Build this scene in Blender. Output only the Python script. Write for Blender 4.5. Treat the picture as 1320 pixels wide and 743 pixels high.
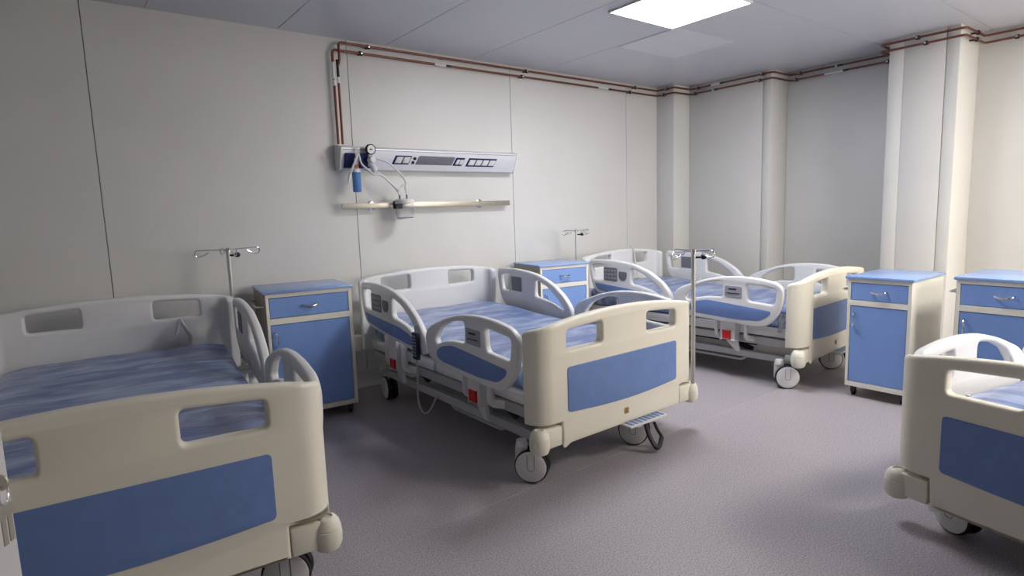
import bpy, bmesh, math, random
from mathutils import Vector, Matrix

random.seed(7)
for o in list(bpy.data.objects):
    bpy.data.objects.remove(o)
SC = bpy.context.scene
COL = SC.collection
PI = math.pi
R = math.radians

# ------------------------------------------------------------------ camera, world, exposure
CAM_Z = 1.27
YAW, PIT, ROL = R(37.49185), R(7.30334), R(1.93487)
fwd = Vector((math.sin(YAW) * math.cos(PIT), math.cos(YAW) * math.cos(PIT), -math.sin(PIT)))
r0 = Vector((math.cos(YAW), -math.sin(YAW), 0))
d0 = fwd.cross(r0)
rgt = r0 * math.cos(ROL) + d0 * math.sin(ROL)
dwn = -r0 * math.sin(ROL) + d0 * math.cos(ROL)
cd = bpy.data.cameras.new('camera')
cam = bpy.data.objects.new('camera', cd)
COL.objects.link(cam)
cam.matrix_world = Matrix(((rgt.x, -dwn.x, -fwd.x, 0), (rgt.y, -dwn.y, -fwd.y, 0),
                           (rgt.z, -dwn.z, -fwd.z, CAM_Z), (0, 0, 0, 1)))
cd.sensor_fit = 'HORIZONTAL'
cd.sensor_width = 36
cd.lens = 761.262 / 1320 * 36
cd.clip_start = 0.02
SC.camera = cam

w = bpy.data.worlds.new('corridor_daylight')
SC.world = w
w.use_nodes = True
w.node_tree.nodes['Background'].inputs[0].default_value = (1.0, 0.93, 0.82, 1)
w.node_tree.nodes['Background'].inputs[1].default_value = 0.05

SC.view_settings.view_transform = 'Standard'
SC.view_settings.look = 'None'
SC.view_settings.gamma = 1
SC.view_settings.exposure = 1.05
LED_COL, LED_POW = (0.92, 0.94, 1.0), 18.6          # panel in view
LED2_COL, LED2_POW = (1.0, 0.95, 0.87), 27.0        # panel behind the camera
WIN_COL, WIN_POW = (1.0, 0.90, 0.76), 4.0           # hazy daylight in the window behind the camera

# ------------------------------------------------------------------ room numbers
WY = 4.17           # back wall
CZ = 2.526          # ceiling
LX = -0.75          # left wall
FY = -1.3           # front wall
X0, Y0, X1, Y1, X2, X3, X4 = 5.225, 3.95, 5.49, 3.04, 5.80, 5.40, 5.83
CY0, CY1 = 1.54, 2.01


# ------------------------------------------------------------------ materials
def mat(name, col, rough=0.5, metal=0.0, spec=0.5, coat=0.0, grain=0.0, gscale=60, bump=0.0, bscale=80, trans=0.0, alpha=1.0, emit=None, ior=1.45):
    m = bpy.data.materials.new(name)
    m.use_nodes = True
    nt = m.node_tree
    b = nt.nodes['Principled BSDF']
    b.inputs['Base Color'].default_value = (*col, 1)
    b.inputs['Roughness'].default_value = rough
    b.inputs['Metallic'].default_value = metal
    b.inputs['Specular IOR Level'].default_value = spec
    b.inputs['Coat Weight'].default_value = coat
    b.inputs['Coat Roughness'].default_value = 0.12
    b.inputs['Transmission Weight'].default_value = trans
    b.inputs['Alpha'].default_value = alpha
    b.inputs['IOR'].default_value = ior
    if emit:
        b.inputs['Emission Color'].default_value = (*emit[0], 1)
        b.inputs['Emission Strength'].default_value = emit[1]
    if grain or bump:
        tc = nt.nodes.new('ShaderNodeTexCoord')
    if grain:
        n = nt.nodes.new('ShaderNodeTexNoise')
        n.inputs['Scale'].default_value = gscale
        n.inputs['Detail'].default_value = 4
        nt.links.new(tc.outputs['Object'], n.inputs['Vector'])
        r = nt.nodes.new('ShaderNodeValToRGB')
        r.color_ramp.elements[0].position = 0.3
        r.color_ramp.elements[1].position = 0.7
        r.color_ramp.elements[0].color = (*[c * (1 - grain) for c in col], 1)
        r.color_ramp.elements[1].color = (*[min(1, c * (1 + grain)) for c in col], 1)
        nt.links.new(n.outputs['Fac'], r.inputs['Fac'])
        nt.links.new(r.outputs['Color'], b.inputs['Base Color'])
    if bump:
        n2 = nt.nodes.new('ShaderNodeTexNoise')
        n2.inputs['Scale'].default_value = bscale
        nt.links.new(tc.outputs['Object'], n2.inputs['Vector'])
        bp = nt.nodes.new('ShaderNodeBump')
        bp.inputs['Strength'].default_value = bump
        bp.inputs['Distance'].default_value = 0.01
        nt.links.new(n2.outputs['Fac'], bp.inputs['Height'])
        nt.links.new(bp.outputs['Normal'], b.inputs['Normal'])
    return m


M = {}
M['wall'] = mat('painted_sandwich_panel', (0.68, 0.675, 0.655), 0.42, grain=0.02, gscale=3)
M['weld'] = mat('vinyl_weld_seam', (0.50, 0.46, 0.48), 0.5, grain=0.05)
M['wallgrey'] = mat('grey_wall_paint', (0.36, 0.36, 0.36), 0.5, grain=0.03, gscale=4)
M['joint'] = mat('panel_joint', (0.30, 0.29, 0.27), 0.7, grain=0.1)
M['ceil'] = mat('ceiling_panel_paint', (0.60, 0.61, 0.66), 0.28, grain=0.02, gscale=2)
M['paleceil'] = mat('pale_ceiling_tone', (0.72, 0.72, 0.76), 0.35, grain=0.02, gscale=2)
M['board'] = mat('cream_moulded_plastic', (0.83, 0.79, 0.675), 0.38, grain=0.015, gscale=9)
M['rail'] = mat('white_moulded_plastic', (0.76, 0.76, 0.76), 0.36, grain=0.015, gscale=9)
M['bedblue'] = mat('blue_inlay', (0.16, 0.255, 0.53), 0.42, grain=0.05, gscale=15)
M['cabblue'] = mat('blue_laminate', (0.215, 0.355, 0.72), 0.36, grain=0.03, gscale=12)
M['cabtop'] = mat('blue_laminate_top', (0.27, 0.40, 0.70), 0.22, grain=0.03, gscale=12)
M['cabwhite'] = mat('cream_laminate', (0.84, 0.82, 0.73), 0.4, grain=0.02, gscale=10)
M['sideshade'] = mat('side_shade_taupe', (0.34, 0.31, 0.26), 0.45, grain=0.04, gscale=10)  # shade on the cabinets' left sides, put into the colour
M['steel'] = mat('painted_grey_steel', (0.55, 0.55, 0.55), 0.4, metal=0.1, grain=0.04, gscale=20)
M['dark'] = mat('dark_steel', (0.04, 0.04, 0.045), 0.5, grain=0.1, gscale=20)
M['black'] = mat('black_rubber', (0.012, 0.012, 0.013), 0.55, grain=0.1, gscale=40)
M['chrome'] = mat('chrome', (0.75, 0.75, 0.76), 0.16, metal=1.0, grain=0.02)
M['inox'] = mat('brushed_steel', (0.50, 0.47, 0.40), 0.42, metal=1.0, grain=0.06, gscale=30)
M['copper'] = mat('copper', (0.20, 0.075, 0.055), 0.42, metal=0.6, grain=0.12, gscale=25)
M['alu'] = mat('anodised_aluminium', (0.74, 0.75, 0.80), 0.34, metal=0.2, grain=0.03)
M['navy'] = mat('navy_plastic', (0.012, 0.016, 0.10), 0.4, grain=0.05)
M['white'] = mat('white_plastic', (0.78, 0.78, 0.78), 0.4, grain=0.01)
M['greydisp'] = mat('grey_lamp_diffuser', (0.20, 0.20, 0.23), 0.25, grain=0.05)
M['pad'] = mat('grey_keypad', (0.17, 0.18, 0.21), 0.45, grain=0.06)
M['padkey'] = mat('keypad_key', (0.34, 0.35, 0.40), 0.5, grain=0.05)
M['paddark'] = mat('keypad_print', (0.02, 0.02, 0.05), 0.5, grain=0.05)
M['red'] = mat('red_plastic', (0.62, 0.02, 0.02), 0.4, grain=0.04)
M['gold'] = mat('gold_print', (0.36, 0.24, 0.05), 0.4, metal=0.3, grain=0.05)
M['cable'] = mat('grey_cable', (0.50, 0.50, 0.48), 0.5, grain=0.04)
M['tube'] = mat('clear_pvc_tube', (0.86, 0.86, 0.87), 0.18, trans=0.15, grain=0.02, ior=1.3)
M['film'] = mat('crumpled_clear_film', (0.70, 0.73, 0.80), 0.15, trans=0.3, grain=0.1, gscale=40, ior=1.3)
M['jar'] = mat('clear_plastic_jar', (0.92, 0.92, 0.94), 0.08, trans=0.92, grain=0.01, ior=1.2)
M['bluejar'] = mat('blue_clear_plastic', (0.16, 0.34, 0.72), 0.2, trans=0.35, grain=0.03, ior=1.25)
M['led'] = mat('led_diffuser', (0.9, 0.9, 0.9), 0.5, emit=(LED_COL, LED_POW))
M['led2'] = mat('second_led_diffuser', (0.9, 0.9, 0.9), 0.5, emit=(LED2_COL, LED2_POW))
M['daylight'] = mat('daylit_frosted_pane', (0.9, 0.9, 0.9), 0.5, emit=(WIN_COL, WIN_POW))
M['pole'] = mat('pole_steel', (0.66, 0.66, 0.62), 0.28, metal=0.6, grain=0.02)
M['door'] = mat('door_paint', (0.62, 0.61, 0.62), 0.4, grain=0.02, gscale=6)


def floor_material():
    m = bpy.data.materials.new('speckled_vinyl')
    m.use_nodes = True
    nt = m.node_tree
    b = nt.nodes['Principled BSDF']
    b.inputs['Roughness'].default_value = 0.42
    b.inputs['Specular IOR Level'].default_value = 0.45
    tc = nt.nodes.new('ShaderNodeTexCoord')
    n = nt.nodes.new('ShaderNodeTexNoise')
    n.inputs['Scale'].default_value = 170
    n.inputs['Detail'].default_value = 6
    nt.links.new(tc.outputs['Object'], n.inputs['Vector'])
    r = nt.nodes.new('ShaderNodeValToRGB')
    r.color_ramp.elements[0].position = 0.36
    r.color_ramp.elements[0].color = (0.265, 0.238, 0.256, 1)
    r.color_ramp.elements[1].position = 0.66
    r.color_ramp.elements[1].color = (0.54, 0.495, 0.522, 1)
    nt.links.new(n.outputs['Fac'], r.inputs['Fac'])
    n2 = nt.nodes.new('ShaderNodeTexNoise')
    n2.inputs['Scale'].default_value = 1.4
    n2.inputs['Detail'].default_value = 3
    nt.links.new(tc.outputs['Object'], n2.inputs['Vector'])
    mx = nt.nodes.new('ShaderNodeMix')
    mx.data_type = 'RGBA'
    mx.blend_type = 'MULTIPLY'
    mx.inputs[0].default_value = 0.15
    nt.links.new(r.outputs['Color'], mx.inputs[6])
    nt.links.new(n2.outputs['Fac'], mx.inputs[7])
    nt.links.new(mx.outputs[2], b.inputs['Base Color'])
    bp = nt.nodes.new('ShaderNodeBump')
    bp.inputs['Strength'].default_value = 0.04
    bp.inputs['Distance'].default_value = 0.004
    nt.links.new(n.outputs['Fac'], bp.inputs['Height'])
    nt.links.new(bp.outputs['Normal'], b.inputs['Normal'])
    return m


def mattress_material():
    m = bpy.data.materials.new('blue_mattress_under_clear_film')
    m.use_nodes = True
    nt = m.node_tree
    b = nt.nodes['Principled BSDF']
    b.inputs['Roughness'].default_value = 0.36
    b.inputs['Coat Weight'].default_value = 0.6
    b.inputs['Coat Roughness'].default_value = 0.22
    tc = nt.nodes.new('ShaderNodeTexCoord')
    mp = nt.nodes.new('ShaderNodeMapping')
    mp.inputs['Scale'].default_value = (1.8, 7.0, 4.0)
    mp.inputs['Rotation'].default_value = (0, 0, 0.5)
    nt.links.new(tc.outputs['Object'], mp.inputs['Vector'])
    n = nt.nodes.new('ShaderNodeTexNoise')
    n.inputs['Scale'].default_value = 1.6
    n.inputs['Detail'].default_value = 7
    n.inputs['Roughness'].default_value = 0.62
    n.inputs['Distortion'].default_value = 0.6
    nt.links.new(mp.outputs['Vector'], n.inputs['Vector'])
    r = nt.nodes.new('ShaderNodeValToRGB')
    r.color_ramp.elements[0].position = 0.40
    r.color_ramp.elements[0].color = (0.085, 0.145, 0.37, 1)
    r.color_ramp.elements[1].position = 0.70
    r.color_ramp.elements[1].color = (0.44, 0.53, 0.74, 1)
    nt.links.new(n.outputs['Fac'], r.inputs['Fac'])
    nt.links.new(r.outputs['Color'], b.inputs['Base Color'])
    bp = nt.nodes.new('ShaderNodeBump')
    bp.inputs['Strength'].default_value = 0.55
    bp.inputs['Distance'].default_value = 0.02
    nt.links.new(n.outputs['Fac'], bp.inputs['Height'])
    nt.links.new(bp.outputs['Normal'], b.inputs['Normal'])
    nt.links.new(bp.outputs['Normal'], b.inputs['Coat Normal'])
    return m


M['floor'] = floor_material()
M['mattress'] = mattress_material()


# ------------------------------------------------------------------ mesh helpers
class MB:
    def __init__(s):
        s.bm = bmesh.new()

    def box(s, x0, x1, y0, y1, z0, z1, bev=0.0, seg=2):
        ret = bmesh.ops.create_cube(s.bm, size=1)
        vs = ret['verts']
        for v in vs:
            v.co = Vector(((x0 + x1) / 2 + v.co.x * (x1 - x0), (y0 + y1) / 2 + v.co.y * (y1 - y0), (z0 + z1) / 2 + v.co.z * (z1 - z0)))
        if bev:
            es = list({e for v in vs for e in v.link_edges})
            r = bmesh.ops.bevel(s.bm, geom=es, offset=bev, segments=seg, affect='EDGES', profile=0.5)
            vs = list({v for f in r['faces'] for v in f.verts} | {v for v in vs if v.is_valid})
        return vs

    def tube(s, pts, r, n=10, rb=None, closed=False, caps=True):
        pts = [Vector(p) for p in pts]
        N = len(pts)
        rings = []
        prev = None
        for i, p in enumerate(pts):
            if closed:
                t = (pts[(i + 1) % N] - pts[i - 1]).normalized()
            else:
                t = (pts[min(i + 1, N - 1)] - pts[max(i - 1, 0)]).normalized()
            if prev is None:
                a = Vector((0, 0, 1)) if abs(t.z) < 0.9 else Vector((1, 0, 0))
                u = t.cross(a).normalized()
            else:
                u = (prev - t * prev.dot(t)).normalized()
            prev = u
            v = t.cross(u)
            rr = r if not callable(r) else r(i / (N - 1))
            rv = rb or rr
            rings.append([s.bm.verts.new(p + u * math.cos(2 * PI * k / n) * rr + v * math.sin(2 * PI * k / n) * rv) for k in range(n)])
        for i in range(N if closed else N - 1):
            a, b = rings[i], rings[(i + 1) % N]
            for k in range(n):
                s.bm.faces.new((a[k], a[(k + 1) % n], b[(k + 1) % n], b[k]))
        if caps and not closed:
            s.bm.faces.new(rings[0][::-1])
            s.bm.faces.new(rings[-1])
        return [v for q in rings for v in q]

    def lathe(s, prof, c=(0, 0, 0), axis=(0, 0, 1), n=24):
        ax = Vector(axis).normalized()
        a = Vector((1, 0, 0)) if abs(ax.x) < 0.9 else Vector((0, 1, 0))
        u = ax.cross(a).normalized()
        v = ax.cross(u)
        c = Vector(c)
        rings = []
        for r_, h in prof:
            if r_ < 1e-6:
                rings.append([s.bm.verts.new(c + ax * h)])
            else:
                rings.append([s.bm.verts.new(c + ax * h + (u * math.cos(2 * PI * k / n) + v * math.sin(2 * PI * k / n)) * r_) for k in range(n)])
        for a_, b_ in zip(rings[:-1], rings[1:]):
            for k in range(n):
                k2 = (k + 1) % n
                if len(a_) == 1 and len(b_) == 1:
                    continue
                if len(a_) == 1:
                    s.bm.faces.new((a_[0], b_[k2], b_[k]))
                elif len(b_) == 1:
                    s.bm.faces.new((a_[k], a_[k2], b_[0]))
                else:
                    s.bm.faces.new((a_[k], a_[k2], b_[k2], b_[k]))
        return [v_ for q in rings for v_ in q]

    def poly(s, pts, thick, fn):
        """extruded polygon (a, b) with depth 0..thick; fn maps (a, b, depth) to a point"""
        f = [s.bm.verts.new(fn(a, b, 0)) for a, b in pts]
        g = [s.bm.verts.new(fn(a, b, thick)) for a, b in pts]
        s.bm.faces.new(f)
        s.bm.faces.new(g[::-1])
        n = len(pts)
        for i in range(n):
            s.bm.faces.new((f[i], g[i], g[(i + 1) % n], f[(i + 1) % n]))

    def mesh(s, name, angle=38):
        bmesh.ops.recalc_face_normals(s.bm, faces=s.bm.faces)
        me = bpy.data.meshes.new(name)
        s.bm.to_mesh(me)
        s.bm.free()
        smooth(me, angle)
        return me

    def build(s, name, m, parent=None, loc=(0, 0, 0), angle=38):
        return link(name, s.mesh(name, angle), m, parent, loc)


def smooth(me, angle=38):
    for p in me.polygons:
        p.use_smooth = True
    me.set_sharp_from_angle(angle=R(angle))


def link(name, me, m=None, parent=None, loc=(0, 0, 0)):
    if m is not None:
        me.materials.clear()
        me.materials.append(m)
    o = bpy.data.objects.new(name, me)
    COL.objects.link(o)
    o.location = loc
    if parent is not None:
        o.parent = parent
    return o


def thing(name, label, cat, loc=(0, 0, 0), rz=0, group=None):
    o = bpy.data.objects.new(name, None)
    o.empty_display_size = 0.1
    COL.objects.link(o)
    o.location = loc
    o.rotation_euler = (0, 0, rz)
    return tag(o, label, cat, group)


def tag(o, label, cat, group=None):
    o['label'] = label
    o['category'] = cat
    if group:
        o['group'] = group
    return o


def struct(o):
    o['kind'] = 'structure'
    return o


def rounded(pts, rad, n=6):
    """polygon with rounded corners; rad a number or a list"""
    out = []
    N = len(pts)
    for i in range(N):
        p0, p, p1 = Vector(pts[i - 1]), Vector(pts[i]), Vector(pts[(i + 1) % N])
        r_ = rad if not isinstance(rad, (list, tuple)) else rad[i]
        if r_ <= 0:
            out.append(tuple(p))
            continue
        a, b = (p0 - p), (p1 - p)
        t = min(r_, a.length * 0.49, b.length * 0.49)
        a, b = p + a.normalized() * t, p + b.normalized() * t
        for k in range(n + 1):
            q = k / n
            out.append(tuple((a * (1 - q) + p * q) * (1 - q) + (p * (1 - q) + b * q) * q))
    return out


def slab(loops, half, bevel, fn, cuts=(), seg=3):
    """solid from 2D loops (outer + holes), thickness 2*half, rounded edges; returns bmesh mapped by fn(a, b, c)"""
    cu = bpy.data.curves.new('tmp', 'CURVE')
    cu.dimensions = '2D'
    cu.fill_mode = 'BOTH'
    cu.extrude = max(half - bevel, 0.0005)
    cu.bevel_depth = bevel
    cu.bevel_resolution = seg
    cu.offset = -bevel
    for lp in loops:
        sp = cu.splines.new('POLY')
        sp.points.add(len(lp) - 1)
        for q, (a, b) in zip(sp.points, lp):
            q.co = (a, b, 0, 1)
        sp.use_cyclic_u = True
    ob = bpy.data.objects.new('tmp', cu)
    COL.objects.link(ob)
    dg = bpy.context.evaluated_depsgraph_get()
    me = bpy.data.meshes.new_from_object(ob.evaluated_get(dg))
    bm = bmesh.new()
    bm.from_mesh(me)
    bpy.data.objects.remove(ob)
    bpy.data.curves.remove(cu)
    bpy.data.meshes.remove(me)
    bmesh.ops.remove_doubles(bm, verts=bm.verts, dist=1e-5)
    for ax, val in cuts:
        no = (1, 0, 0) if ax == 0 else (0, 1, 0)
        co = (val, 0, 0) if ax == 0 else (0, val, 0)
        bmesh.ops.bisect_plane(bm, geom=bm.verts[:] + bm.edges[:] + bm.faces[:], plane_co=co, plane_no=no)
    for v in bm.verts:
        v.co = Vector(fn(*v.co))
    k = MB()
    k.bm.free()
    k.bm = bm
    return k


def copy_tree(o, parent=None):
    c = o.copy()
    COL.objects.link(c)
    if parent is not None:
        c.parent = parent
    for ch in list(o.children):
        copy_tree(ch, c)
    return c


def arcpath(pts, r_, n=6):
    """polyline with filleted corners"""
    pts = [Vector(p) for p in pts]
    out = [pts[0]]
    for i in range(1, len(pts) - 1):
        a, b = pts[i - 1] - pts[i], pts[i + 1] - pts[i]
        t = min(r_, a.length * 0.49, b.length * 0.49)
        pa, pb = pts[i] + a.normalized() * t, pts[i] + b.normalized() * t
        for k in range(n + 1):
            q = k / n
            out.append((pa * (1 - q) + pts[i] * q) * (1 - q) + (pts[i] * (1 - q) + pb * q) * q)
    out.append(pts[-1])
    return out


def spline(pts, n=8):
    P = [Vector(p) for p in pts]
    P = [P[0] * 2 - P[1]] + P + [P[-1] * 2 - P[-2]]
    out = []
    for i in range(1, len(P) - 2):
        for k in range(n):
            t = k / n
            a, b, c, d = P[i - 1], P[i], P[i + 1], P[i + 2]
            out.append(0.5 * ((2 * b) + (c - a) * t + (2 * a - 5 * b + 4 * c - d) * t * t + (3 * b - a - 3 * c + d) * t ** 3))
    out.append(P[-2])
    return out


# ------------------------------------------------------------------ the room
fl = MB()
fl.box(LX - 0.1, X4 + 0.15, FY - 0.1, WY + 0.15, -0.12, -0.0008)
floor = struct(fl.build('floor', M['weld']))
for ya, yb in ((FY, 0.02), (0.02, 2.02), (2.02, WY)):
    k = MB()
    k.box(LX, X4, ya + 0.002, yb - 0.002, -0.0008, 0.0)
    k.build('floor_sheet', M['floor'], floor)

ce = MB()
ce.box(LX - 0.1, X4 + 0.15, FY - 0.1, WY + 0.15, CZ + 0.006, CZ + 0.1)
ceiling = struct(ce.build('ceiling', M['joint']))
xs = [LX, -0.21, 0.555, 1.31, 2.085, 2.855, 3.62]
for a, b in zip(xs[:-1], xs[1:]):
    k = MB()
    k.box(a + 0.002, b - 0.002, FY, WY, CZ, CZ + 0.008, 0.001, 1)
    k.build('ceiling_panel', M['ceil'], ceiling)
ys = [FY, -0.56, 0.11, 0.78, 1.45, 2.12, WY]
for a, b in zip(ys[:-1], ys[1:]):
    k = MB()
    k.box(3.622, X4, a + 0.002, b - 0.002, CZ, CZ + 0.008, 0.001, 1)
    k.build('ceiling_panel', M['ceil'], ceiling)
k = MB()
k.box(3.635, 4.33, 2.71, 3.27, CZ - 0.004, CZ - 0.0002, 0.0015, 1)  # thin square on the ceiling, slightly paler than the panels around it
k.build('pale_ceiling_square', M['paleceil'], ceiling)['label'] = 'square of slightly paler ceiling beside the lit light panel'

wb = MB()
wb.box(LX - 0.1, X4 + 0.15, WY + 0.010, WY + 0.12, 0, CZ + 0.006)
wall_back = struct(wb.build('wall_back', M['joint']))
xs = [LX, 0.24, 1.784, 3.25, 4.739, X4]
for a, b in zip(xs[:-1], xs[1:]):
    k = MB()
    k.box(a + 0.002, b - 0.002, WY, WY + 0.011, 0, CZ + 0.004, 0.0012, 1)
    k.build('wall_panel', M['wall'], wall_back)


def cove(name, p0, p1, nrm, parent=None):
    """coved skirting along p0-p1 (2D), nrm points into the room"""
    m = MB()
    d = Vector((p1[0] - p0[0], p1[1] - p0[1], 0))
    n = Vector((nrm[0], nrm[1], 0))
    prof = [(0.0, 0.12), (0.006, 0.118), (0.006, 0.06)]
    for q in range(1, 7):
        a = q / 6 * PI / 2
        prof.append((0.006 + 0.054 * (1 - math.cos(a)), 0.06 - 0.056 * math.sin(a)))
    prof += [(0.0605, 0.0005), (0.0, 0.0005)]
    o = Vector((p0[0], p0[1], 0))
    A = [m.bm.verts.new(o + n * a + Vector((0, 0, z))) for a, z in prof]
    B = [m.bm.verts.new(o + d + n * a + Vector((0, 0, z))) for a, z in prof]
    for i in range(len(prof)):
        j = (i + 1) % len(prof)
        m.bm.faces.new((A[i], A[j], B[j], B[i]))
    m.bm.faces.new(A)
    m.bm.faces.new(B[::-1])
    return struct(m.build(name, M['wall'], parent))


cove('baseboard_back', (LX, WY), (X0, WY), (0, -1))

wr = MB()
wr.box(X4 + 0.010, X4 + 0.15, FY - 0.1, WY + 0.01, 0, CZ + 0.006)
wall_right = struct(wr.build('wall_right', M['joint']))


def wpiece(name, x0, x1, y0, y1, bev=0.004):
    m = MB()
    m.box(x0, x1, y0, y1, 0, CZ + 0.004, bev, 2)
    return m.build(name, M['wall'], wall_right)


wpiece('column', X0, X4 + 0.011, Y0, WY)
wpiece('wall_panel', X1, X4 + 0.011, 3.121, Y0 - 0.0005)
wpiece('wall_panel', X1, X4 + 0.011, Y1, 3.118, 0.012)
wpiece('wall_panel', X2, X4 + 0.011, CY1 + 0.0005, Y1 - 0.0005)
wpiece('column', X3 - 0.002, X4 + 0.011, 1.902, CY1, 0.008)
wpiece('column', X3, X4 + 0.011, 1.627, 1.9015, 0.002)
wpiece('column', X3, X4 + 0.011, CY0, 1.6245, 0.008)
wpiece('wall_panel', X4, X4 + 0.011, 0.372, CY0 - 0.0005, 0.001)
wpiece('wall_panel', X4, X4 + 0.011, FY, 0.368, 0.001)

wf = MB()
WX0, WX1, WZ0, WZ1 = 3.3, 5.6, 0.95, 2.15
wf.box(LX - 0.1, WX0, FY - 0.12, FY, 0, CZ + 0.006)
wf.box(WX1, X4 + 0.15, FY - 0.12, FY, 0, CZ + 0.006)
wf.box(WX0, WX1, FY - 0.12, FY, 0, WZ0)
wf.box(WX0, WX1, FY - 0.12, FY, WZ1, CZ + 0.006)
struct(wf.build('wall_front', M['wallgrey']))
wn = MB()
for q in range(5):
    x = WX0 + 0.025 + q * (WX1 - WX0 - 0.05) / 4
    wn.box(x - 0.025, x + 0.025, FY - 0.07, FY - 0.01, WZ0, WZ1)
wn.box(WX0, WX1, FY - 0.07, FY - 0.01, WZ0, WZ0 + 0.05)
wn.box(WX0, WX1, FY - 0.07, FY - 0.01, WZ1 - 0.05, WZ1)
win = struct(wn.build('window_1', M['white']))
for q in range(4):
    x = WX0 + 0.025 + q * (WX1 - WX0 - 0.05) / 4
    k = MB()
    k.box(x + 0.025, x + (WX1 - WX0 - 0.05) / 4 - 0.025, FY - 0.05, FY - 0.04, WZ0 + 0.05, WZ1 - 0.05)
    k.build('pane', M['daylight'], win)
wl = MB()
wl.box(LX - 0.12, LX, -0.08, WY + 0.01, 0, CZ + 0.006)
wl.box(LX - 0.12, LX, FY, -1.22, 0, CZ + 0.006)
wl.box(LX - 0.12, LX, -1.22, -0.08, 2.15, CZ + 0.006)
struct(wl.build('wall_left', M['wallgrey']))

# open door leaf, its free edge cutting the lower left corner of the view
hx, hy = -0.700, -0.10
ex, ey = -0.0625, 0.785
ang = math.atan2(ey - hy, ex - hx)
LW = math.hypot(ex - hx, ey - hy)
dm = MB()
dm.box(0, LW, 0, 0.042, 0.012, 2.10, 0.004, 2)
door = struct(dm.build('door_1', M['door'], None, (hx, hy, 0)))
door.rotation_euler = (0, 0, ang)
k = MB()
k.box(LW - 0.0215, LW + 0.0015, 0.010, 0.032, 0.90, 1.14, 0.001, 1)
k.build('lock_plate', M['inox'], door)
k = MB()
k.lathe([(0, 0.0), (0.013, 0.0), (0.013, 0.004), (0.010, 0.006), (0, 0.006)], (LW - 0.034, 0.0, 1.024), (0, -1, 0), 20)
k.build('lock_cylinder', M['chrome'], door)
ca, sa = math.cos(ang), math.sin(ang)


def dpt(a, b, z):
    return (hx + ca * a - sa * b, hy + sa * a + ca * b, z)


keys = thing('key_ring', 'small bunch of metal keys hanging from the open door lock', 'keys', dpt(LW - 0.034, -0.0065, 1.024), ang)
k = MB()
k.box(-0.0010, 0.0010, -0.006, 0.0, -0.004, 0.004, 0.0004, 1)
k.lathe([(0.0085, -0.0010), (0.0085, 0.0010), (0, 0.0010), (0, -0.0010), (0.0085, -0.0010)], (0, -0.012, 0), (1, 0, 0), 16)
k.build('key', M['inox'], keys)
k = MB()
k.tube([(0.010 * math.cos(a * PI / 8), -0.014 + 0.004 * math.cos(a * PI / 8), -0.013 + 0.010 * math.sin(a * PI / 8)) for a in range(16)], 0.0009, 6, closed=True)
k.build('ring', M['chrome'], keys)
for q in (-0.006, 0.004):
    k = MB()
    k.box(q - 0.008, q + 0.008, -0.0150 + q * 0.2, -0.0132 + q * 0.2, -0.036, -0.021, 0.0008, 1)
    k.box(q - 0.003, q + 0.003, -0.0148 + q * 0.2, -0.0134 + q * 0.2, -0.062, -0.034, 0.0005, 1)
    k.build('key', M['inox'], keys)

# ------------------------------------------------------------------ ceiling light panels


def ceiling_light(x0, x1, y0, y1, mt, label):
    t = thing('ceiling_light', label, 'ceiling light', ((x0 + x1) / 2, (y0 + y1) / 2, CZ - 0.014))
    a, b = (x1 - x0) / 2, (y1 - y0) / 2
    f = MB()
    for q in ((-a, a, -b, -b + 0.012), (-a, a, b - 0.012, b), (-a, -a + 0.012, -b + 0.012, b - 0.012), (a - 0.012, a, -b + 0.012, b - 0.012)):
        f.box(*q, 0.0, 0.0137)
    f.build('frame', M['white'], t)
    d = MB()
    d.box(-a + 0.012, a - 0.012, -b + 0.012, b - 0.012, 0.003, 0.0136)
    d.build('diffuser', mt, t)
    return t


ceiling_light(2.945, 3.595, 2.12, 2.735, M['led'], 'lit square white ceiling panel light above the corner bed')

ceiling_light(3.60, 4.25, -0.70, -0.085, M['led2'], 'square ceiling panel light near the window behind the camera')

# ------------------------------------------------------------------ copper gas pipes
EP = 0.045
YB = WY - EP
route = [(1.692, YB), (X0 - EP, YB), (X0 - EP, Y0 - EP), (X1 - EP, Y0 - EP), (X1 - EP, Y1 - EP), (X2 - EP, Y1 - EP),
         (X2 - EP, CY1 + EP), (X3 - EP, CY1 + EP), (X3 - EP, CY0 - EP), (X4 - EP, CY0 - EP), (X4 - EP, FY + 0.02)]


def on_route(x0=None, seg=0, t=0.5):
    a, b = route[seg], route[seg + 1]
    return (a[0] + (b[0] - a[0]) * t, a[1] + (b[1] - a[1]) * t), (b[0] - a[0], b[1] - a[1])


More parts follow.
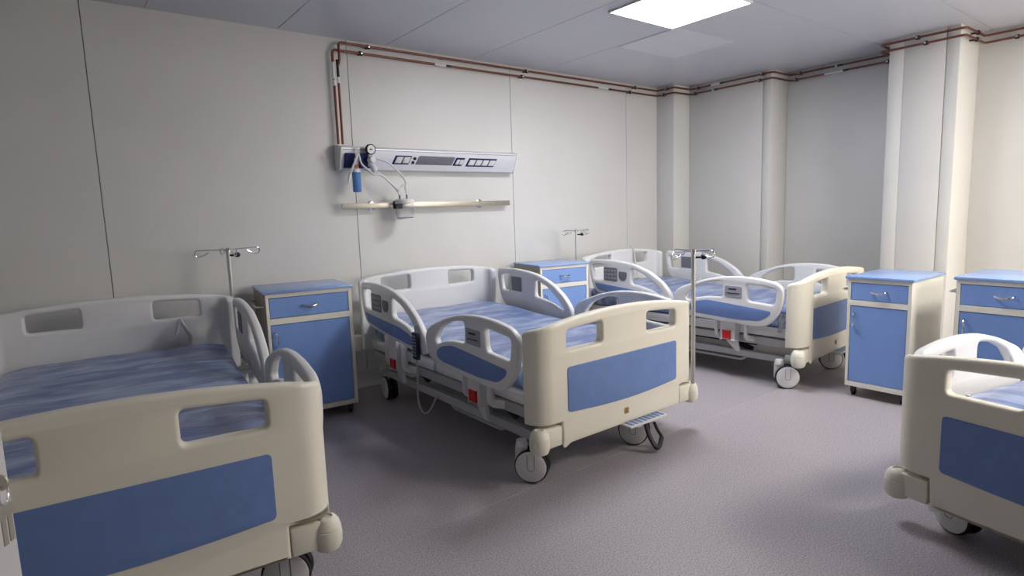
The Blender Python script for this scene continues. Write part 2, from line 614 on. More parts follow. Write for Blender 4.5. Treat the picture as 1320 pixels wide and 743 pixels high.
def pipe(label, z, xv, zdown, clamps, labels, vert_label, jog):
    t = thing('copper_pipe', label, 'pipe', (xv, YB, zdown))
    off = Vector((xv, YB, zdown))
    if jog:
        P = [(xv, YB, zdown), (xv, YB, z - 0.16), (xv + 0.012, YB - 0.012, z - 0.13), (xv + 0.012, YB - 0.012, z)]
    else:
        P = [(xv, YB, zdown), (xv, YB, z)]
    P += [(a, b, z) for a, b in route[1:]]
    P = [Vector(p) - off for p in P]
    k_ = MB()
    k_.tube(arcpath(P, 0.028, 5), 0.0085, 10)
    k_.build('pipe', M['copper'], t)
    for seg, tt in clamps:
        (x, y), d = on_route(seg=seg, t=tt)
        dv = Vector((d[0], d[1], 0)).normalized()
        nn = Vector((-dv.y, dv.x, 0))          # towards the wall
        c = Vector((x, y, z)) - off
        m = MB()
        m.tube([c - dv * 0.011, c + dv * 0.011], 0.016, 12)
        m.tube([c, c + nn * (EP - 0.0005)], 0.007, 8)
        o = m.build('pipe_clamp', M['black'], t)
        m = MB()
        m.lathe([(0, 0.024), (0.008, 0.022), (0.009, 0.014), (0.009, 0.0)], c, -nn, 10)
        m.build('clamp_screw', M['chrome'], o)
    for seg, tt, ln in labels:
        (x, y), d = on_route(seg=seg, t=tt)
        dv = Vector((d[0], d[1], 0)).normalized()
        c = Vector((x, y, z)) - off
        m = MB()
        m.tube([c - dv * ln / 2, c + dv * ln / 2], 0.0096, 12)
        m.build('pipe_label', M['white'], t)
        m = MB()
        m.tube([c + dv * ln / 2, c + dv * (ln / 2 + 0.045)], 0.0094, 12)
        m.build('arrow_band', M['black'], t)
    zz = vert_label
    m = MB()
    m.tube([(0, 0, zz), (0, 0, zz + 0.04)], 0.0096, 12)
    m.build('pipe_label', M['white'], t)
    m = MB()
    m.tube([(0, 0, zz + 0.045), (0, 0, zz + 0.16)], 0.0095, 12)
    m.build('arrow_band', M['black'] if jog else M['white'], t)
    return t


L0 = route[1][0] - 1.692


def fx(x):
    return (x - 1.692) / L0


def fy_(seg, y):
    return (y - route[seg][1]) / (route[seg + 1][1] - route[seg][1])


pipe('upper copper gas pipe running just under the ceiling around the walls', CZ - 0.040, 1.692, 1.79,
     [(0, fx(1.93)), (0, fx(3.40)), (0, fx(4.83)), (1, 0.55), (3, 0.10), (3, 0.88), (5, 0.10), (7, 0.45), (8, 0.6), (9, 0.12), (9, 0.4)],
     [(0, fx(2.50), 0.02), (0, fx(4.32), 0.02), (3, 0.33, 0.10), (5, 0.45, 0.02)], 0.42, True)
pipe('lower copper gas pipe running below its twin around the walls', CZ - 0.092, 1.660, 1.79,
     [(0, fx(1.87)), (0, fx(3.35)), (0, fx(4.75)), (1, 0.35), (3, 0.06), (3, 0.85), (5, 0.06), (5, 0.90), (7, 0.55), (8, 0.55), (9, 0.07), (9, 0.34)],
     [(0, fx(2.53), 0.10), (0, fx(4.36), 0.14), (3, 0.30, 0.02), (5, 0.43, 0.16)], 0.40, False)

# ------------------------------------------------------------------ gas supply unit on the back wall
hu = thing('bed_head_unit', 'long silver and navy gas and socket supply unit fixed above the middle bed', 'supply unit', (2.40, WY, 1.60))
UX0, UX1 = 1.655 - 2.40, 3.20 - 2.40


def prof_pt(z):     # slanted front face: y at height (local)
    return -0.125 + (0.145 - z) * 0.42


k = MB()
pr = [(0.0, 0.012), (prof_pt(0.012), 0.012), (prof_pt(0.145), 0.145), (-0.125, 0.150), (-0.125, 0.158), (-0.115, 0.166), (-0.050, 0.180), (0.0, 0.184)]
k.poly(pr, UX1 - UX0, lambda a, b, c: (UX0 + c, a, b))
k.build('housing', M['alu'], hu)
for xc in (UX1, UX0 - 0.012):
    k = MB()
    k.poly([(a * 1.03, b + (0.003 if b > 0.1 else -0.003)) for a, b in pr], 0.012, lambda a, b, c: (xc + c, a, b))
    k.build('end_cap', M['white'], hu)
k = MB()
k.box(UX0, UX1, -0.1275, -0.124, 0.146, 0.150)
k.build('trim_strip', M['pad'], hu)


def on_face(name, x0, x1, z0, z1, d, m, parent=hu, slant=0.0, base=0.0):
    q = MB()
    x0, x1, z0, z1 = x0 - 2.40, x1 - 2.40, z0 - 1.60, z1 - 1.60
    vs = q.box(x0, x1, -d, 0.0005, z0, z1, min(0.0015, d * 0.4), 1)
    for v in q.bm.verts:
        z = v.co.z
        v.co.y += prof_pt(z) - base
        v.co.x += (z - z1) * slant
    return q.build(name, m, parent)


gs = 0.42
on_face('gas_outlet', 1.672, 1.745, 1.622, 1.722, 0.022, M['navy'])
on_face('gas_outlet', 1.785, 1.865, 1.622, 1.722, 0.022, M['navy'])
so = on_face('socket_group', 2.068, 2.205, 1.655, 1.718, 0.004, M['navy'], slant=gs)
on_face('socket', 2.080, 2.132, 1.664, 1.709, 0.004, M['white'], so, gs, 0.004)
on_face('socket', 2.142, 2.194, 1.664, 1.709, 0.004, M['white'], so, gs, 0.004)
for zz in (1.700, 1.672):
    q = MB()
    z = zz - 1.60
    q.lathe([(0.012, 0), (0.012, 0.006), (0.008, 0.008), (0, 0.008)], (2.228 - 2.40 + (zz - 1.7) * gs, prof_pt(z), z), (0, -1, -0.4), 16)
    q.build('ground_terminal', M['black'], hu)
lampp = on_face('lamp_window', 2.262, 2.588, 1.657, 1.716, 0.003, M['greydisp'], slant=gs)
on_face('lamp_bezel', 2.270, 2.580, 1.7175, 1.7205, 0.003, M['pad'], slant=gs)
sw = on_face('switch_group', 2.598, 2.682, 1.655, 1.716, 0.004, M['navy'], slant=gs)
on_face('switch', 2.609, 2.638, 1.664, 1.702, 0.004, M['white'], sw, gs, 0.004)
on_face('switch', 2.644, 2.671, 1.664, 1.702, 0.004, M['white'], sw, gs, 0.004)
so = on_face('socket_group', 2.722, 3.000, 1.652, 1.716, 0.004, M['navy'], slant=gs)
for q in range(4):
    s_ = on_face('socket', 2.732 + q * 0.067, 2.788 + q * 0.067, 1.661, 1.703, 0.004, M['white'], so, gs, 0.004)

# equipment rail
er = thing('equipment_rail', 'flat steel equipment rail fixed to the wall below the supply unit', 'rail', (2.40, WY, 1.353))
k = MB()
k.box(-0.755, 0.755, -0.068, -0.058, -0.020, 0.020, 0.002, 2)
k.build('bar', M['inox'], er)
for x in (1.893, 2.872):
    k = MB()
    k.lathe([(0, 0), (0.036, 0), (0.036, 0.008), (0.028, 0.012), (0.012, 0.013), (0.012, 0.058), (0, 0.058)], (x - 2.40, 0, 0), (0, -1, 0), 24)
    k.build('wall_bracket', M['chrome'], er)

# suction regulator with gauge, flowmeter with blue humidifier bottle, jar, tubing
Yo = WY - 0.115
sg = thing('suction_regulator', 'black-rimmed vacuum gauge on a white regulator plugged into supply unit', 'gauge', (1.845, Yo, 1.62))
k = MB()
k.lathe([(0, 0.0), (0.030, 0.0), (0.036, 0.006), (0.037, 0.030), (0.033, 0.034), (0.031, 0.030)], (-0.004, -0.035, 0.130), (0.1, -1, -0.1), 28)
k.build('gauge_case', M['black'], sg)
k = MB()
k.lathe([(0, 0.0), (0.031, 0.0), (0.031, 0.0302), (0, 0.0302)], (-0.004, -0.0345, 0.130), (0.1, -1, -0.1), 28)
o = k.build('dial', M['white'], sg)
k = MB()
k.box(-0.018, 0.008, -0.0675, -0.0655, 0.126, 0.129)
k.box(-0.009, 0.001, -0.0680, -0.0655, 0.122, 0.132)
k.build('needle', M['black'], o)
k = MB()
k.tube([(0, -0.02, 0.01), (0.002, -0.02, 0.10)], 0.012, 12)
k.lathe([(0, 0.0), (0.022, 0.0), (0.026, 0.006), (0.026, 0.040), (0.020, 0.048), (0, 0.048)], (0.002, -0.02, 0.058), (0.15, -1, 0), 24)
k.lathe([(0, 0.0), (0.016, 0.0), (0.022, 0.012), (0.022, 0.040), (0.012, 0.060), (0, 0.060)], (0.012, -0.035, 0.022), (0.25, -0.4, -1), 20)
k.build('regulator_body', M['white'], sg)
k = MB()
k.lathe([(0, 0.0), (0.014, 0.0), (0.014, 0.05), (0, 0.05)], (-0.01, 0.052, 0.058), (0, -1, 0), 16)
k.build('gas_probe', M['chrome'], sg)

fm = thing('oxygen_humidifier', 'flowmeter with hanging blue humidifier bottle at the supply unit left end', 'humidifier', (1.735, Yo, 1.60))
k = MB()
k.lathe([(0, -0.012), (0.030, -0.012), (0.030, -0.145), (0.026, -0.152), (0, -0.152)], (0, -0.03, 0.0), (0, 0, 1), 24)
k.build('bottle', M['bluejar'], fm)
k = MB()
k.lathe([(0, 0.02), (0.016, 0.02), (0.032, 0.006), (0.032, -0.013), (0, -0.013)], (0, -0.03, 0.0), (0, 0, 1), 24)
k.build('bottle_cap', M['white'], fm)
k = MB()
k.tube([(0, -0.03, 0.018), (0, -0.03, 0.05)], 0.014, 14)
k.lathe([(0, 0), (0.012, 0), (0.012, 0.04), (0, 0.04)], (0, -0.03, 0.045), (0, 0, 1), 14)
k.tube([(0, -0.03, 0.06), (0, 0.055, 0.06)], 0.010, 12)
k.build('valve_block', M['chrome'], fm)
k = MB()
k.lathe([(0, 0.0), (0.011, 0), (0.011, 0.075), (0, 0.075)], (0.012, -0.03, 0.09), (0, 0, 1), 16)
k.build('flow_tube', M['jar'], fm)
k = MB()
k.lathe([(0.009, 0), (0.012, 0.002), (0.012, 0.014), (0.0, 0.014)], (0.0, -0.044, 0.03), (0, -1, 0), 14)
k.build('knob', M['red'], fm)

jr = thing('suction_jar', 'clear plastic suction jar clipped on the steel equipment rail', 'jar', (2.105, WY - 0.110, 1.25))
k = MB()
k.lathe([(0, 0.004), (0.058, 0.004), (0.064, 0.010), (0.068, 0.120), (0.066, 0.120), (0.062, 0.012), (0, 0.008)], (0, -0.03, 0.0), (0, 0, 1), 32)
k.build('vessel', M['jar'], jr)
k = MB()
k.lathe([(0, 0.0), (0.060, 0.0), (0.062, 0.004), (0.058, 0.0085), (0, 0.0085)], (0, -0.03, -0.004), (0, 0, 1), 32)
k.build('base_ring', M['tube'], jr)
k = MB()
k.lathe([(0.066, 0.112), (0.073, 0.112), (0.073, 0.135), (0.060, 0.146), (0, 0.148)], (0, -0.03, 0), (0, 0, 1), 32)
k.build('lid', M['white'], jr)
for x in (-0.038, 0.020):
    k = MB()
    k.tube([(x, -0.03, 0.146), (x, -0.03, 0.178)], 0.007, 10)
    k.build('spout', M['pad'], jr)
k = MB()
k.box(-0.060, 0.012, 0.030, 0.041, 0.075, 0.135, 0.003, 2)
k.build('rail_clip', M['dark'], jr)

Yt = Yo - 0.060


def tubing(label, pts, r_=0.0066):
    m = MB()
    P = [Vector(p) for p in pts]
    base = P[0].copy()
    m.tube(spline([p - base for p in P], 7), r_, 8)
    o = m.build('clear_tube', M['tube'], None, base)
    tag(o, label, 'tube')
    return o


jy = WY - 0.140
tubing('clear tube sagging from the gauge down to the left spout of the jar', [(1.860, Yt + 0.02, 1.600), (1.930, Yt, 1.560), (1.990, Yt - 0.01, 1.497), (2.045, jy, 1.462), (2.066, jy, 1.424)])
tubing('clear tube curving from the gauge top over to the right spout of the jar', [(1.872, Yt + 0.02, 1.690), (1.960, Yt - 0.02, 1.656), (2.033, Yt - 0.02, 1.597), (2.091, Yt - 0.01, 1.535), (2.122, jy, 1.480), (2.125, jy, 1.424)])
tubing('clear tube looping from the humidifier under the gauge towards the jar', [(1.752, Yt, 1.705), (1.757, Yt - 0.02, 1.645), (1.795, Yt - 0.03, 1.604), (1.840, Yt - 0.03, 1.572), (1.895, Yt - 0.03, 1.565), (1.955, Yt - 0.03, 1.519), (2.010, Yt - 0.03, 1.474), (2.060, jy - 0.02, 1.462), (2.085, jy - 0.02, 1.495), (2.112, jy - 0.02, 1.496), (2.104, jy - 0.02, 1.470)])
t = tubing('short white tube hanging with a connector left of the blue bottle', [(1.748, Yt, 1.715), (1.718, Yt - 0.02, 1.676), (1.692, Yt - 0.02, 1.620), (1.672, Yt - 0.01, 1.570), (1.660, Yt - 0.01, 1.530)])
k = MB()
k.tube([(-0.074, -0.012, -0.140), (-0.084, -0.010, -0.170), (-0.092, -0.010, -0.205)], lambda q: 0.010 - 0.004 * q, 10)
k.build('connector', M['white'], t)


# ------------------------------------------------------------------ hospital bed (built once, copied)
U0, RB = 0.487, 0.100


def bend(u, z, c, half=0.026):
    """flat board (u, z, depth c) with both ends swept back; front face at v=0"""
    t_ = half - c if False else c + half
    s = abs(u) - U0
    if s <= 0:
        return (u, t_, z)
    th = min(s / RB, PI / 2)
    ext = max(0, s - RB * PI / 2)
    sg_ = 1 if u > 0 else -1
    return (sg_ * (U0 + (RB - t_) * math.sin(th)), RB - (RB - t_) * math.cos(th) + ext, z)


CUTS = [(0, sg_ * (U0 + i * 0.0157)) for sg_ in (-1, 1) for i in range(0, 11)]


def hole(u0, u1, zb, ztop0, ztop1, r_=0.022):
    return rounded([(u0, zb), (u1, zb), (u1, ztop1), (u0, ztop0)], r_)


def make_bed():
    bed = thing('hospital_bed', 'cream hospital bed', 'bed')
    # --- footboard
    HWU = 0.652
    top = [(u, 0.792 - 0.155 * u * u) for u in [HWU - i * HWU / 14 for i in range(0, 29)]]
    out = [(-0.438, 0.180), (0.438, 0.180), (0.438, 0.290), (HWU - 0.012, 0.290)]
    outer = rounded([out[0], out[1], out[2], (HWU, 0.290)], [0.006, 0.006, 0.004, 0.03])
    tp = rounded([(HWU, 0.60), (HWU, 0.726)] + top[1:-1] + [(-HWU, 0.726), (-HWU, 0.60)], [0, 0.05] + [0] * (len(top) - 2) + [0.05, 0])
    outer += tp + rounded([(-HWU, 0.290), (-0.438, 0.290)], [0.0, 0.0])
    holes = [hole(-0.40, -0.165, 0.629, 0.722, 0.738), hole(0.165, 0.40, 0.629, 0.738, 0.722)]
    fb = slab([outer] + holes, 0.026, 0.014, bend, CUTS).build('footboard', M['board'], bed)
    pts = rounded([(-0.402, 0.333), (-0.2, 0.317), (0, 0.311), (0.2, 0.317), (0.402, 0.333), (0.402, 0.549), (-0.402, 0.549)], [0.018, 0.1, 0.1, 0.1, 0.018, 0.018, 0.018])
    slab([pts], 0.003, 0.001, lambda a, b, c: (a, c - 0.0005, b)).build('inlay_panel', M['bedblue'], fb)
    e = MB()
    for i in range(4):
        a = PI / 4 + i * PI / 2
        c = Vector((0.0 + 0.010 * math.cos(a), -0.0008, 0.247 + 0.010 * math.sin(a)))
        e.tube([c + Vector((0.0075 * math.cos(b * PI / 6), 0, 0.0075 * math.sin(b * PI / 6))) for b in range(12)], 0.0022, 6, closed=True)
        e.lathe([(0, 0), (0.0045, 0), (0.0045, 0.0012), (0, 0.0012)], c, (0, -1, 0), 8)
    e.build('emblem', M['gold'], fb)
    # --- headboard (mirrored: ends sweep towards the foot)
    L = 2.01
    top = [(u, 0.876 - 0.13 * u * u) for u in [HWU - i * HWU / 14 for i in range(0, 29)]]
    outer = [(-HWU, 0.42), (HWU, 0.42)] + rounded([(HWU, 0.70), (HWU, 0.820)] + top[1:-1] + [(-HWU, 0.820), (-HWU, 0.70)], [0, 0.06] + [0] * (len(top) - 2) + [0.06, 0])
    holes = [hole(-0.40, -0.165, 0.731, 0.826, 0.838, 0.02), hole(0.165, 0.40, 0.731, 0.838, 0.826, 0.02)]

    def bend_h(u, z, c):
        x, y, z = bend(u, z, c)
        return (x, L - y, z)
    slab([outer] + holes, 0.026, 0.014, bend_h, CUTS).build('headboard', M['rail'], bed)
    # --- side rails
    foot_o = [(0.115, 0.69), (0.165, 0.735), (0.299, 0.758), (0.45, 0.764), (0.60, 0.752), (0.75, 0.716), (0.925, 0.652), (0.978, 0.605),
              (0.975, 0.53), (0.94, 0.465), (0.86, 0.436), (0.45, 0.416), (0.29, 0.411), (0.225, 0.43), (0.158, 0.50), (0.12, 0.59)]
    foot_h1 = [(0.385, 0.712), (0.165, 0.690), (0.178, 0.578), (0.375, 0.592)]
    foot_h2 = [(0.562, 0.722), (0.562, 0.604), (0.690, 0.600), (0.79, 0.580), (0.850, 0.556), (0.872, 0.585), (0.80, 0.660), (0.69, 0.705)]
    foot_p = [(0.85, 0.520), (0.80, 0.552), (0.69, 0.575), (0.594, 0.568), (0.198, 0.534), (0.212, 0.500), (0.279, 0.456), (0.45, 0.450), (0.80, 0.468), (0.85, 0.490)]
    head_o = [(1.862, 0.790), (1.842, 0.832), (1.65, 0.838), (1.50, 0.828), (1.36, 0.808), (1.20, 0.752), (1.07, 0.668), (1.002, 0.585), (0.987, 0.505), (1.01, 0.462),
              (1.10, 0.462), (1.30, 0.482), (1.55, 0.512), (1.77, 0.545), (1.822, 0.600), (1.848, 0.70)]
    head_h1 = [(1.822, 0.785), (1.690, 0.790), (1.692, 0.655), (1.800, 0.663)]
    head_h2 = [(1.395, 0.772), (1.26, 0.727), (1.15, 0.652), (1.075, 0.575), (1.10, 0.562), (1.20, 0.605), (1.30, 0.628), (1.395, 0.642)]
    head_p = [(1.795, 0.632), (1.50, 0.606), (1.30, 0.592), (1.19, 0.570), (1.07, 0.525), (1.06, 0.498), (1.19, 0.500), (1.50, 0.532), (1.755, 0.568)]

    def rnd(p, r_):
        return rounded(p, r_, 5)
    for s in (-1, 1):
        def fn(a, b, c, s=s):
            return (s * 0.582 + c, a, b)
        rl = slab([rnd(foot_o, 0.05), rnd(foot_h1, 0.028), rnd(foot_h2, 0.028)], 0.021, 0.014, fn).build('foot_side_rail', M['rail'], bed)

        def skin(lp, d, m, name, par, off=0.0, s=s):
            return slab([lp], d / 2, min(0.001, d * 0.3), lambda a, b, c: (s * (0.6030 + off + d / 2) + c - s * 0.001, a, b)).build(name, m, par)
        skin(rnd(foot_p, 0.03), 0.003, M['bedblue'], 'inlay_panel', rl)
        p = skin(rounded([(0.412, 0.606), (0.542, 0.612), (0.542, 0.694), (0.412, 0.690)], 0.012), 0.004, M['padkey'], 'control_pad', rl)
        rl2 = slab([rnd(head_o, 0.05), rnd(head_h1, 0.024), rnd(head_h2, 0.028)], 0.021, 0.014, fn).build('head_side_rail', M['rail'], bed)
        skin(rnd(head_p, 0.02), 0.003, M['bedblue'], 'inlay_panel', rl2)
        skin(rounded([(1.535, 0.652), (1.683, 0.660), (1.683, 0.772), (1.535, 0.768)], 0.012), 0.004, M['pad'], 'control_pad', rl2)
        skin(rounded([(1.434, 0.690), (1.455, 0.664), (1.495, 0.664), (1.518, 0.690), (1.518, 0.742), (1.434, 0.738)], 0.012), 0.004, M['pad'], 'nurse_call_pad', rl2)
        slab([rounded([(1.545, 0.662), (1.670, 0.668), (1.670, 0.778), (1.545, 0.774)], 0.012)], 0.002, 0.001, lambda a, b, c: (s * 0.5605 + c, a, b)).build('control_pad', M['pad'], rl2)
        # keys and print on the pads (joined, too small to pick apart)
        kk = MB()
        kk.box(s * 0.6045, s * 0.6078, 0.452, 0.512, 0.664, 0.674)
        kk.box(s * 0.6045, s * 0.6078, 0.430, 0.525, 0.636, 0.641)
        o = kk.build('control_print', M['paddark'], rl)
        kk = MB()
        for i in range(4):
            for j in range(3):
                kk.box(s * 0.6045, s * 0.6080, 1.548 + i * 0.033, 1.568 + i * 0.033, 0.672 + j * 0.032, 0.688 + j * 0.032)
        o = kk.build('control_keys', M['padkey'], rl2)
        o['kind'] = 'stuff'
        # inner face of the rail: two mounting lugs
        for v in (0.30, 0.50, 1.30, 1.46):
            kk = MB()
            kk.box(s * 0.553, s * 0.563, v - 0.014, v + 0.014, 0.475 if v < 1 else 0.540, 0.500 if v < 1 else 0.565, 0.003, 1)
            kk.build('mounting_lug', M['rail'], rl if v < 1 else rl2)
        # --- rail hinges and red release handle under each rail
        for v0, rl_ in ((0.53, rl), (1.46, rl2)):
            zt = 0.43 if v0 < 1 else 0.50
            for v in (v0 + 0.10, v0 - 0.13):
                kk = MB()
                kk.tube(arcpath([(s * 0.562, v, zt), (s * 0.562, v, 0.315), (s * 0.50, v - 0.03, 0.300)], 0.03), 0.011, 10, rb=0.022)
                kk.build('hinge_arm', M['rail'], rl_)
            kk = MB()
            kk.box(s * 0.515, s * 0.570, v0 - 0.055, v0 + 0.062, 0.285, zt, 0.008, 2)
            kk.poly([(v0 - 0.055, 0.30), (v0 + 0.055, 0.30), (v0 - 0.05, 0.205), (v0 - 0.075, 0.205)], 0.02, lambda a, b, c: (s * (0.530 + c), a, b))
            kk.build('release_housing', M['rail'], rl_)
            kk = MB()
            kk.box(s * 0.568, s * 0.580, v0 - 0.018, v0 + 0.040, 0.296, 0.352, 0.004, 2)
            kk.build('release_handle', M['red'], rl_)['label'] = 'red release handle'
    # --- mattress
    mt = MB()
    nu, nv = 16, 34
    grid = {}
    hu_, v0_, v1_ = 0.492, 0.075, 1.935

    def ztop(v):
        q = (v - v0_) / (v1_ - v0_)
        return 0.535 + 0.045 * q + 0.012 * math.sin(q * 9)
    rr = 0.03
    ring_prev = None
    rings = []
    secs = []
    for i in range(nv + 1):
        v = v0_ + (v1_ - v0_) * i / nv
        end = min(i, nv - i)
        sh = (0.022, 0.008, 0.0)[min(end, 2)]
        zt = ztop(v) - sh
        zb = 0.402 + sh * 0.5
        W_ = hu_ - sh
        prof = []
        for j in range(nu + 1):
            u = -W_ + 2 * W_ * j / nu
            ed = min(j, nu - j)
            prof.append((u, zt - (0.020, 0.004, 0)[min(ed, 2)] + 0.0035 * math.sin(u * 17 + v * 5) * math.sin(v * 11 + u * 4)))
        prof += [(W_ + 0.006, zt - 0.05), (W_ + 0.006, zb + 0.03), (W_ - 0.015, zb)] + [(W_ * 0.5, zb), (-W_ * 0.5, zb)] + [(-W_ + 0.015, zb), (-W_ - 0.006, zb + 0.03), (-W_ - 0.006, zt - 0.05)]
        rings.append([mt.bm.verts.new((a, v, b)) for a, b in prof])
    n = len(rings[0])
    for a, b in zip(rings[:-1], rings[1:]):
        for k_ in range(n):
            mt.bm.faces.new((a[k_], a[(k_ + 1) % n], b[(k_ + 1) % n], b[k_]))
    mt.bm.faces.new(rings[0])
    mt.bm.faces.new(rings[-1][::-1])
    mt.build('mattress', M['mattress'], bed, angle=60)
    # --- deck
    d = MB()
    for a, b in ((0.055, 0.62), (0.64, 1.05), (1.07, 1.95)):
        d.box(-0.505, 0.505, a, b, 0.335, 0.401, 0.012, 2)
    d.build('mattress_deck', M['rail'], bed)
    # --- frames
    f = MB()
    for s in (-1, 1):
        f.box(s * 0.46 - 0.022, s * 0.46 + 0.022, 0.045, 1.965, 0.262, 0.318, 0.004, 1)
    f.box(-0.46, 0.46, 0.060, 0.105, 0.262, 0.318, 0.004, 1)
    f.box(-0.46, 0.46, 1.905, 1.95, 0.262, 0.318, 0.004, 1)
    f.box(-0.46, 0.46, 0.85, 0.90, 0.262, 0.318, 0.004, 1)
    for s in (-1, 1):
        for v in (0.20, 0.95, 1.70):
            f.box(s * 0.40 - 0.02, s * 0.40 + 0.02, v, v + 0.05, 0.315, 0.337)
    f.build('upper_frame', M['steel'], bed)
    f = MB()
    for s in (-1, 1):
        f.box(s * 0.45 - 0.02, s * 0.45 + 0.02, 0.06, 1.86, 0.150, 0.200, 0.004, 1)
        f.tube(arcpath([(s * 0.43, 0.45, 0.155), (s * 0.43, 0.49, 0.118), (s * 0.43, 0.98, 0.118), (s * 0.43, 1.02, 0.155)], 0.03), 0.009, 8)
    for v in (0.11, 1.80):
        f.box(-0.52, 0.52, v - 0.025, v + 0.025, 0.185, 0.225, 0.004, 1)
    f.build('base_frame', M['steel'], bed)
    f = MB()
    for s in (-1, 1):
        for v in (0.45, 1.40):
            f.tube([(s * 0.36, v, 0.19), (s * 0.36, v + 0.30, 0.27)], 0.022, 10)
    f.tube([(-0.36, 0.60, 0.235), (0.36, 0.60, 0.235)], 0.018, 10)
    f.tube([(-0.36, 1.55, 0.235), (0.36, 1.55, 0.235)], 0.018, 10)
    f.box(-0.10, 0.02, 0.55, 1.10, 0.155, 0.245, 0.01, 2)
    f.box(0.08, 0.20, 1.00, 1.60, 0.155, 0.245, 0.01, 2)
    f.build('lifting_gear', M['dark'], bed)
    # --- corner bumpers
    for s in (-1, 1):
        c = MB()
        c.box(min(s * 0.440, s * 0.556), max(s * 0.440, s * 0.556), 0.002, 0.072, 0.182, 0.276, 0.008, 2)
        c.lathe([(0, 0.160), (0.022, 0.161), (0.039, 0.170), (0.047, 0.188), (0.0485, 0.212), (0.0465, 0.237), (0.0445, 0.239), (0.0460, 0.242), (0.041, 0.262), (0.031, 0.276), (0.020, 0.280), (0.018, 0.274), (0, 0.274)],
                (s * 0.560, 0.026, 0), (0, 0, 1), 24)
        c.build('corner_bumper', M['board'], bed)
        c = MB()
        c.box(min(s * 0.44, s * 0.56), max(s * 0.44, s * 0.56), 1.955, 2.03, 0.33, 0.425, 0.012, 2)
        c.lathe([(0, 0.315), (0.040, 0.320), (0.052, 0.345), (0.052, 0.40), (0.040, 0.425), (0.02, 0.428), (0, 0.424)], (s * 0.575, 2.035, 0), (0, 0, 1), 20)
        c.build('corner_bumper', M['rail'], bed)
    # --- casters (local: wheel axis along x)
    WR = 0.082
    WO = -0.030                      # wheel trails ahead of the fork column
    fork = MB()
    fork.lathe([(0, WR + 0.118), (0.024, WR + 0.118), (0.028, WR + 0.105), (0.028, WR + 0.085), (0, WR + 0.085)], (0, 0.02, 0), (0, 0, 1), 18)
    pr = rounded([(-0.010, WR + 0.096), (0.050, WR + 0.096), (0.052, WR - 0.010), (0.036, WR - 0.030), (WO - 0.010, WR - 0.012), (WO - 0.012, WR + 0.012), (0.006, WR + 0.022)], 0.010)
    fork.poly(pr, 0.022, lambda a, b, c: (c - 0.011, a, b))
    fork_me = fork.mesh('caster')
    wheel_sets = []
    for s in (-1, 1):                # twin wheels, each with its cover disc and printed groove
        k_ = MB()
        k_.lathe([(0, 0.012), (0.060, 0.012), (0.074, 0.012), (WR - 0.002, 0.018), (WR, 0.026), (WR - 0.003, 0.034), (0.070, 0.038), (0, 0.038)], (0, WO, WR), (s, 0, 0), 32)
        tyre_me = k_.mesh('wheel')
        k_ = MB()
        k_.lathe([(0.0, 0.0415), (0.069, 0.0405), (0.0745, 0.037), (0.0745, 0.034), (0, 0.034)], (0, WO, WR), (s, 0, 0), 32)
        cov_me = k_.mesh('wheel_cover')
        k_ = MB()
        k_.tube([(s * 0.0413, WO + a, WR + b) for a, b in [(-0.017, 0.058), (-0.017, -0.008), (-0.012, -0.017), (0, -0.020), (0.012, -0.017), (0.017, -0.008), (0.017, 0.058)]], 0.0014, 6)
        wheel_sets.append((tyre_me, cov_me, k_.mesh('cover_groove')))
    for u, v, a in ((-0.555, 0.135, 38), (0.150, 0.120, 30), (-0.47, 1.79, -8), (0.50, 1.79, 20)):
        c = link('caster', fork_me, M['rail'], bed, (u, v, 0))
        c.rotation_euler = (0, 0, R(a))
        for tyre_me, cov_me, gr_me in wheel_sets:
            link('wheel', tyre_me, M['black'], c)
            link('wheel_cover', cov_me, M['rail'], c)
            link('cover_groove', gr_me, M['pad'], c)
    # --- brake pedal with step plate under the footboard
    p = MB()
    p.box(-0.03, 0.265, -0.055, 0.02, 0.168, 0.180, 0.004, 2)
    p.box(0.06, 0.10, -0.02, 0.09, 0.140, 0.170, 0.004, 1)
    p.box(0.19, 0.22, -0.02, 0.09, 0.140, 0.170, 0.004, 1)
    p.box(0.02, 0.24, 0.07, 0.10, 0.150, 0.19, 0.004, 1)
    st = p.build('step_plate', M['rail'], bed)
    p = MB()
    for i in range(8):
        p.box(-0.012 + i * 0.034, 0.010 + i * 0.034, -0.045, 0.010, 0.1795, 0.1815)
    o = p.build('grip_strips', M['bedblue'], st)
    p = MB()
    p.tube(arcpath([(0.13, -0.01, 0.165), (0.13, -0.035, 0.09), (0.14, -0.075, 0.030), (0.175, -0.070, 0.026), (0.225, -0.045, 0.060)], 0.03), 0.010, 8, rb=0.014)
    p.tube(arcpath([(0.20, 0.0, 0.165), (0.205, -0.03, 0.10), (0.225, -0.045, 0.060)], 0.02), 0.008, 8)
    p.build('brake_pedal', M['black'], bed)
    return bed


